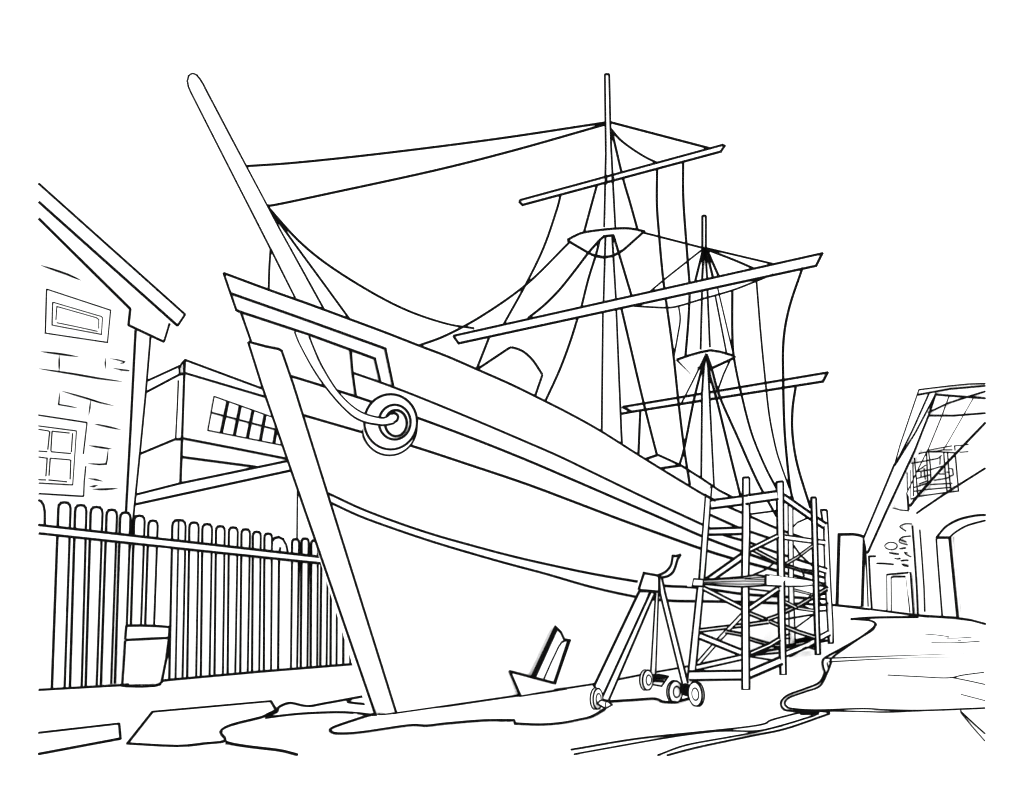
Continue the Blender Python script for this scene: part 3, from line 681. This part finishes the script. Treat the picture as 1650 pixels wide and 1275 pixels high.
wink(m, [[(62, 692), (78, 694.5), (80, 696), (77, 725)], [(84, 695), (82, 727)], [(84, 695), (112, 698)], [(117, 698), (115, 729)], [(62, 727), (76, 728)], [(82, 728), (114, 731)], [(62, 736.5), (76, 738.5), (74, 768)], [(81, 738.5), (79, 767)],
         [(81, 738.5), (112, 741), (114, 742), (113, 773)], [(62, 773), (74, 773.5)], [(78, 773.5), (108, 776.5)]], 2.2, .115); hpt(m, 'sash', wo)
# corner post
m = MB(); pp = [W_(x, y, .12) for x, y in [(218.7, 528), (242.5, 540), (234, 640), (225, 732), (214.7, 833), (207, 900)]] + [gpt(205, 880, .12), gpt(196, 880, .12)] + [W_(x, y, .12) for x, y in [(199, 900), (203, 825), (211, 680)]]
m.prism(pp, -HN * .25, skip=(5, 6, 7)); hpt(m, 'corner_post')
# eaves and roof
m = MB(); ev = [(62, 324), (275, 515), (264, 551), (207, 524), (210, 498), (62, 352)]
m.prism([W_(x, y, .2) for x, y in ev], -HN * .12, skip=(5,)); hpt(m, 'eaves')
m = MB(); rf = [(62, 296), (298, 507), (286, 525), (62, 325)]
m.prism([W_(x, y, .32) for x, y in rf], -HN * 4.2, skip=(3,)); hpt(m, 'roof')

# ================================================================== FLAT BUILDING (middle)
BC = D(294, 800, 29.0); BC.z = 0
a1 = math.atan((1400 - CX) / F); a2 = math.atan((-487 - CX) / F)
BD = Vector((math.sin(a1), math.cos(a1), 0)); BNr = Vector((math.cos(a1), -math.sin(a1), 0))
LD = Vector((math.sin(a2), math.cos(a2), 0)); LNr = Vector((-math.cos(a2), math.sin(a2), 0))
if LNr.y > 0: LNr = -LNr
R_ = lambda x, y, o=0.0: V(x, y, BC + BNr * o, BNr)
L_ = lambda x, y, o=0.0: V(x, y, BC + LNr * o, LNr)
bld = thing('flat_roofed_building', BC, 'boxy flat roofed building with a long barred window behind the fence and ship bow', 'building')
bpt = lambda m, n, p=None: m.build(n, p or bld, bld)
z0 = lambda p: Vector((p.x, p.y, 0))
m = MB(); cor = R_(297, 601)
far = R_(600, 690); lf = L_(190, 655)
m.poly([cor, far, z0(far), z0(cor)]); m.poly([lf, cor, z0(cor), z0(lf)]); bk_ = far + lf - cor
m.poly([far, Vector((bk_.x, bk_.y, far.z)), z0(bk_), z0(far)]); m.poly([lf, z0(lf), z0(bk_), Vector((bk_.x, bk_.y, lf.z))])
zc = Vector((BC.x, BC.y, 0))
m.ink([R_(297, 601, .03), R_(294, 690, .03), R_(290.6, 790, .03)]); m.ink([R_(292, 706, .05), R_(380, 723, .05), R_(470, 741, .05)]); m.ink([R_(292, 736.5, .05), R_(413, 752.5, .05)])
m.ink([L_(287.5, 613, .3), L_(285.5, 660, .3), L_(283, 707, .3)], 2.9, 0); m.ink([L_(283, 708, .3), L_(291, 708, .3)]); m.ink([L_(215, 736, .3), L_(282, 708, .3)])
bpt(m, 'wall')
m = MB(); m.prism([R_(x, y, .12) for x, y in [(298, 580), (427, 628), (480, 648), (480, 658), (432, 641), (297, 601)]], -BNr * .12, skip=(2,))
m.prism([L_(x, y, .35) for x, y in [(200, 631), (289.4, 590), (289.4, 603.5), (200, 651)]], -LNr * .4, skip=(1, 3)); m.ink([L_(x, y, .4) for x, y in [(289.4, 603.5), (289, 594), (292, 587), (298, 580)]], 3.4); m.ink([L_(289.4, 603.5, .4), L_(297, 602, .4)])
m.ink([R_(297, 581, .22), R_(296.8, 601, .22)])
bpt(m, 'parapet')
m = MB(); m.prism([R_(x, y, .06) for x, y in [(345, 639), (443.5, 674), (462, 719), (335, 693.6)]], -BNr * .04, ink=2.6, skip=(1,)); wo = bpt(m, 'window')
m = MB(); m.ink([R_(341, 665, .1), R_(447, 693, .1)], 3.2)
for a, b in (((367.5, 647), (357, 696.5)), ((387.5, 654), (378, 701)), ((408, 661), (399, 705)), ((427.5, 668), (420, 709)), ((447, 683), (441.6, 714))):
    m.ink([R_(*a, .1), R_(*b, .1)], 5, m=1)
bpt(m, 'window_bars', wo)

# ================================================================== SHED
SC = D(470, 800, 21.5); SC.z = 0
S_ = lambda x, y, o=0.0: V(x, y, SC + LNr * o, LNr)
shed = thing('low_shed', SC, 'plain low shed with a sloping roof edge board behind the fence', 'shed')
m = MB(); A1, A2 = S_(214, 806), S_(479.5, 756)
m.prism([A1, A2, z0(A2), z0(A1)], -LNr * 2.5, ink=0); 
m.ink([S_(479.5, 765, .03), S_(478.5, 880, .03)], 2.9); m.build('wall', shed, shed)
m = MB(); m.prism([S_(x, y, .2) for x, y in [(218, 797.5), (290.6, 779), (478, 740), (484, 755), (218, 813)]], -LNr * .5, skip=(2,)); m.build('roof_edge', shed, shed)

# ================================================================== RIGHT BUILDING
RA, RB = G(1395, 981), G(1590, 1006); RD = (RB - RA).normalized(); RN = Vector((RD.y, -RD.x, 0))
if RN.dot(CAM - RA) < 0: RN = -RN
Q = lambda x, y, o=0.0: V(x, y, RA + RN * o, RN)
rb = thing('arched_stone_building', RA, 'tall stone building with an overhanging roof and an open arch at the right', 'building')
rpt = lambda m, n, p=None: m.build(n, p or rb, rb)
m = MB(); wl = [(1400, 893), (1440, 800), (1487, 700), (1507, 640), (1587, 640)]
P = [Q(*p) for p in wl] + [z0(Q(1587, 900)), z0(Q(1400, 900))]
m.prism(P, -RN * 12, ink=0)
def qi(m, l, wd=LW, o=.1, sm=False, taper=False):
    pts = cat([Vector(p) for p in l], 4) if sm else l
    m.ink([Q(p[0], p[1], o) for p in pts], wd, taper)
for l, wd, sm in (([(1400, 896), (1402, 940), (1404.7, 982.5)], 3, 0), ([(1469, 844.5), (1457.7, 844.5), (1450, 849), (1459.4, 856)], 2.2, 1), ([(1467, 864), (1454, 865.6), (1449, 870.7), (1450.8, 875), (1462, 878)], 2.2, 1),
                  ([(1450, 870), (1459, 873)], 2.4, 0), (circ(1435.6, 880, 10, 6, n=16), 2.0, 0), ([(1433.5, 891), (1440, 892.3), (1447, 893)], 3, 0), ([(1442, 900), (1446, 901), (1450, 900)], 2.4, 0), ([(1450, 884.5), (1458.5, 883)], 2.6, 0),
                  ([(1461, 891), (1457, 890), (1460, 894), (1467.7, 897.5)], 2.2, 0), ([(1452, 904), (1456, 903), (1462.5, 903)], 2.6, 0), ([(1453, 908.7), (1462, 911), (1463, 913), (1456, 912), (1453, 908.7)], 2, 0), ([(1413, 908), (1425, 908.3), (1438.7, 909.6)], 2.8, 0),
                  ([(1400, 896.6), (1410, 896.6)], 3, 0), ([(1438, 818.6), (1450, 822), (1463.7, 823.3)], 2.2, 0), ([(1470, 846.6), (1474, 900), (1477, 945), (1479, 990.6)], 3, 0), ([(1482, 853), (1486, 905), (1489, 950), (1490, 986)], 2.6, 0),
                  ([(1479, 994), (1479, 990)], 2, 0)):
    if wd > .1: qi(m, l, wd, .1, bool(sm))
rpt(m, 'wall')
m = MB()   # window with shutters
m.prism([Q(x, y, .12) for x, y in [(1473, 733), (1493, 728.5), (1515, 728.5), (1539, 730), (1544.5, 791.5), (1526, 793.5), (1480, 800), (1468, 804.5), (1468, 747)]], -RN * .1, ink=2.2); wo = rpt(m, 'window')
m = MB()
for l in ([(1473, 733), (1476, 765), (1479, 800)], [(1471, 746), (1472, 800)], [(1493, 728.5), (1494, 755), (1495, 778.6)], [(1496.5, 729), (1499, 750), (1500, 774)], [(1520.6, 728.5), (1523, 760), (1526, 793)], [(1526.7, 728.5), (1529, 760), (1532, 788)],
          [(1468, 747), (1490.5, 743), (1511, 739), (1517, 734)], [(1478, 760.5), (1499, 757), (1519, 751)], [(1478, 771), (1498, 765.6)], [(1472, 786), (1495, 778.6)], [(1472, 792), (1494, 789), (1532, 785.5)], [(1506, 774), (1525, 771), (1536.5, 765)], [(1500, 781), (1533.6, 779)],
          [(1514, 764), (1523, 764)], [(1480, 758), (1491, 750)], [(1481, 780), (1494, 775)], [(1526, 761), (1530, 761)], [(1530, 755), (1535, 756), (1536, 764)], [(1515, 736), (1514.5, 749)], [(1484, 760), (1484, 770)], [(1489, 755), (1491, 773)]):
    qi(m, l, 2.1, .27)
for l in ([(1494, 726), (1515, 722), (1533.6, 718.7)], [(1496, 728), (1511, 727), (1520, 725), (1534, 725)], [(1560, 716.5), (1538, 718.7), (1539, 726)], [(1547, 729), (1559.5, 728)], [(1451.6, 743), (1465.4, 739)], [(1463.7, 746.6), (1453, 750), (1455, 752), (1461, 751)], [(1461.5, 752), (1462, 790)], [(1463, 822), (1461, 795), (1463.5, 800), (1465, 822)]):
    qi(m, l, 1.9, .29)
qi(m, [(1587, 682), (1520, 752), (1478, 800), (1467, 815)], 4, .33); qi(m, [(1587, 755), (1530, 791), (1487, 820), (1477.5, 827)], 3.4, .33)
rpt(m, 'window_bars', wo)
m = MB(); m.prism([Q(x, y, .12) for x, y in [(1430, 985.3), (1429.6, 926), (1463.7, 923), (1467, 925), (1472, 990)]], -RN * .1, ink=0); qi(m, [(1430, 985.5), (1429.6, 926), (1463.7, 923)], 3, .13); qi(m, [(1467, 921.6), (1469, 950), (1472, 990.6)], 3, .13)
do = rpt(m, 'door'); m = MB(); m.prism([Q(x, y, .16) for x, y in [(1437, 986), (1436.6, 930.5), (1458.5, 929.4), (1461, 932), (1466, 988)]], -RN * .03, ink=0); qi(m, [(1437, 986), (1436.6, 930.5), (1440, 929.5), (1458.5, 929.4)], 3, .17); qi(m, [(1460, 931), (1466, 987)], 1.8, .17); rpt(m, 'panel', do)
m = MB(); ao = cat([Vector(p) for p in [(1509.4, 866), (1514, 860), (1525, 848), (1545.7, 837), (1571.5, 831), (1587, 830)]], 4); ai = cat([Vector(p) for p in [(1530, 866), (1540.5, 857), (1559.5, 846.6), (1587, 839)]], 4)
P = [(1519, 993.3), (1512, 905), (1509.4, 870)] + [(p[0], p[1]) for p in ao] + [(p[0], p[1]) for p in reversed(ai)] + [(1543, 996)]
m.prism([Q(x, y, .2) for x, y in P], -RN * .16, ink=0)
qi(m, [(1519, 993), (1512, 905), (1509.4, 868)], LW, .22); qi(m, ao, 3.6, .22); qi(m, ai, 3, .22); qi(m, [(1543, 995), (1530, 866)], LW, .22); qi(m, [(1509.4, 866.5), (1530, 866.5)], LW, .22)
rpt(m, 'arch')
m = MB()   # roof with verge
band = [(1481, 628), (1530, 622), (1587, 618), (1587, 642), (1507, 635), (1496.5, 669), (1473, 728), (1430, 820), (1398, 891), (1393, 866), (1412, 820), (1442, 748), (1451, 716)]
m.prism([Q(x, y, .45) for x, y in band], -RN * .3, ink=0)
qi(m, [(1587, 618), (1560, 619), (1530, 622), (1481, 628), (1466, 672), (1451, 716), (1442, 748)], 2.6, .47); qi(m, [(1442, 748), (1412, 820), (1393, 865)], 4, .47)
qi(m, [(1507, 637), (1496.5, 669), (1473, 728)], 3, .47); qi(m, [(1473, 728), (1430, 820), (1398, 891)], 3.4, .47)
for l, wd in (([(1478, 636.6), (1497, 633), (1530, 627), (1587, 622)], 3), ([(1497, 633.6), (1470, 694), (1444, 746)], 2.6), ([(1508, 634.5), (1475, 697), (1442, 750)], 2.6), ([(1507, 636), (1540, 638.5), (1587, 642)], 3.4)):
    qi(m, l, wd, .5)
m.prism([Q(x, y, .42) for x, y in [(1507, 636), (1587, 642), (1587, 666), (1537, 670), (1496.5, 670)]], -RN * .3, ink=0)
for l, wd in (([(1496.5, 664.7), (1525, 651), (1556, 640.5), (1587, 631)], 2.8), ([(1496.5, 670), (1537, 670), (1587, 666)], 3.2), ([(1529, 639), (1517, 672), (1497, 721), (1478, 759), (1461, 795)], 1.9), ([(1569, 640.5), (1552.6, 669), (1525, 717), (1520, 725)], 1.6)):
    qi(m, l, wd, .53)
rpt(m, 'roof')
# pillar left of it
YPi = GY(978)
pi_ = thing('broad_pillar', D(1370, 977, YPi), 'broad blank pillar standing between the timber scaffold and the arched building', 'pillar')
m = MB(); m.prism([D(x, y, YPi) for x, y in [(1348.6, 976.3), (1352, 861.5), (1373, 861), (1384, 862.5), (1392.5, 865.5), (1389, 980)]], Vector((1, 4, 0)), ink=LW * 1.15); m.ink([D(x, y, YPi - .5) for x, y in [(1394, 866), (1396.5, 920), (1399, 981)]], 2.4)
m.build('shaft', pi_, pi_)
# foot line of the far buildings
m = MB(); m.gink([(1342, 975), (1365, 977.5), (1400, 982)], 4); m.ink([Q(x, y, .6) for x, y in [(1400, 982), (1440, 987), (1480, 992), (1510, 994), (1537, 995.5), (1565, 999.5), (1587, 1005.5)]], 4); struct(m, 'kerb')
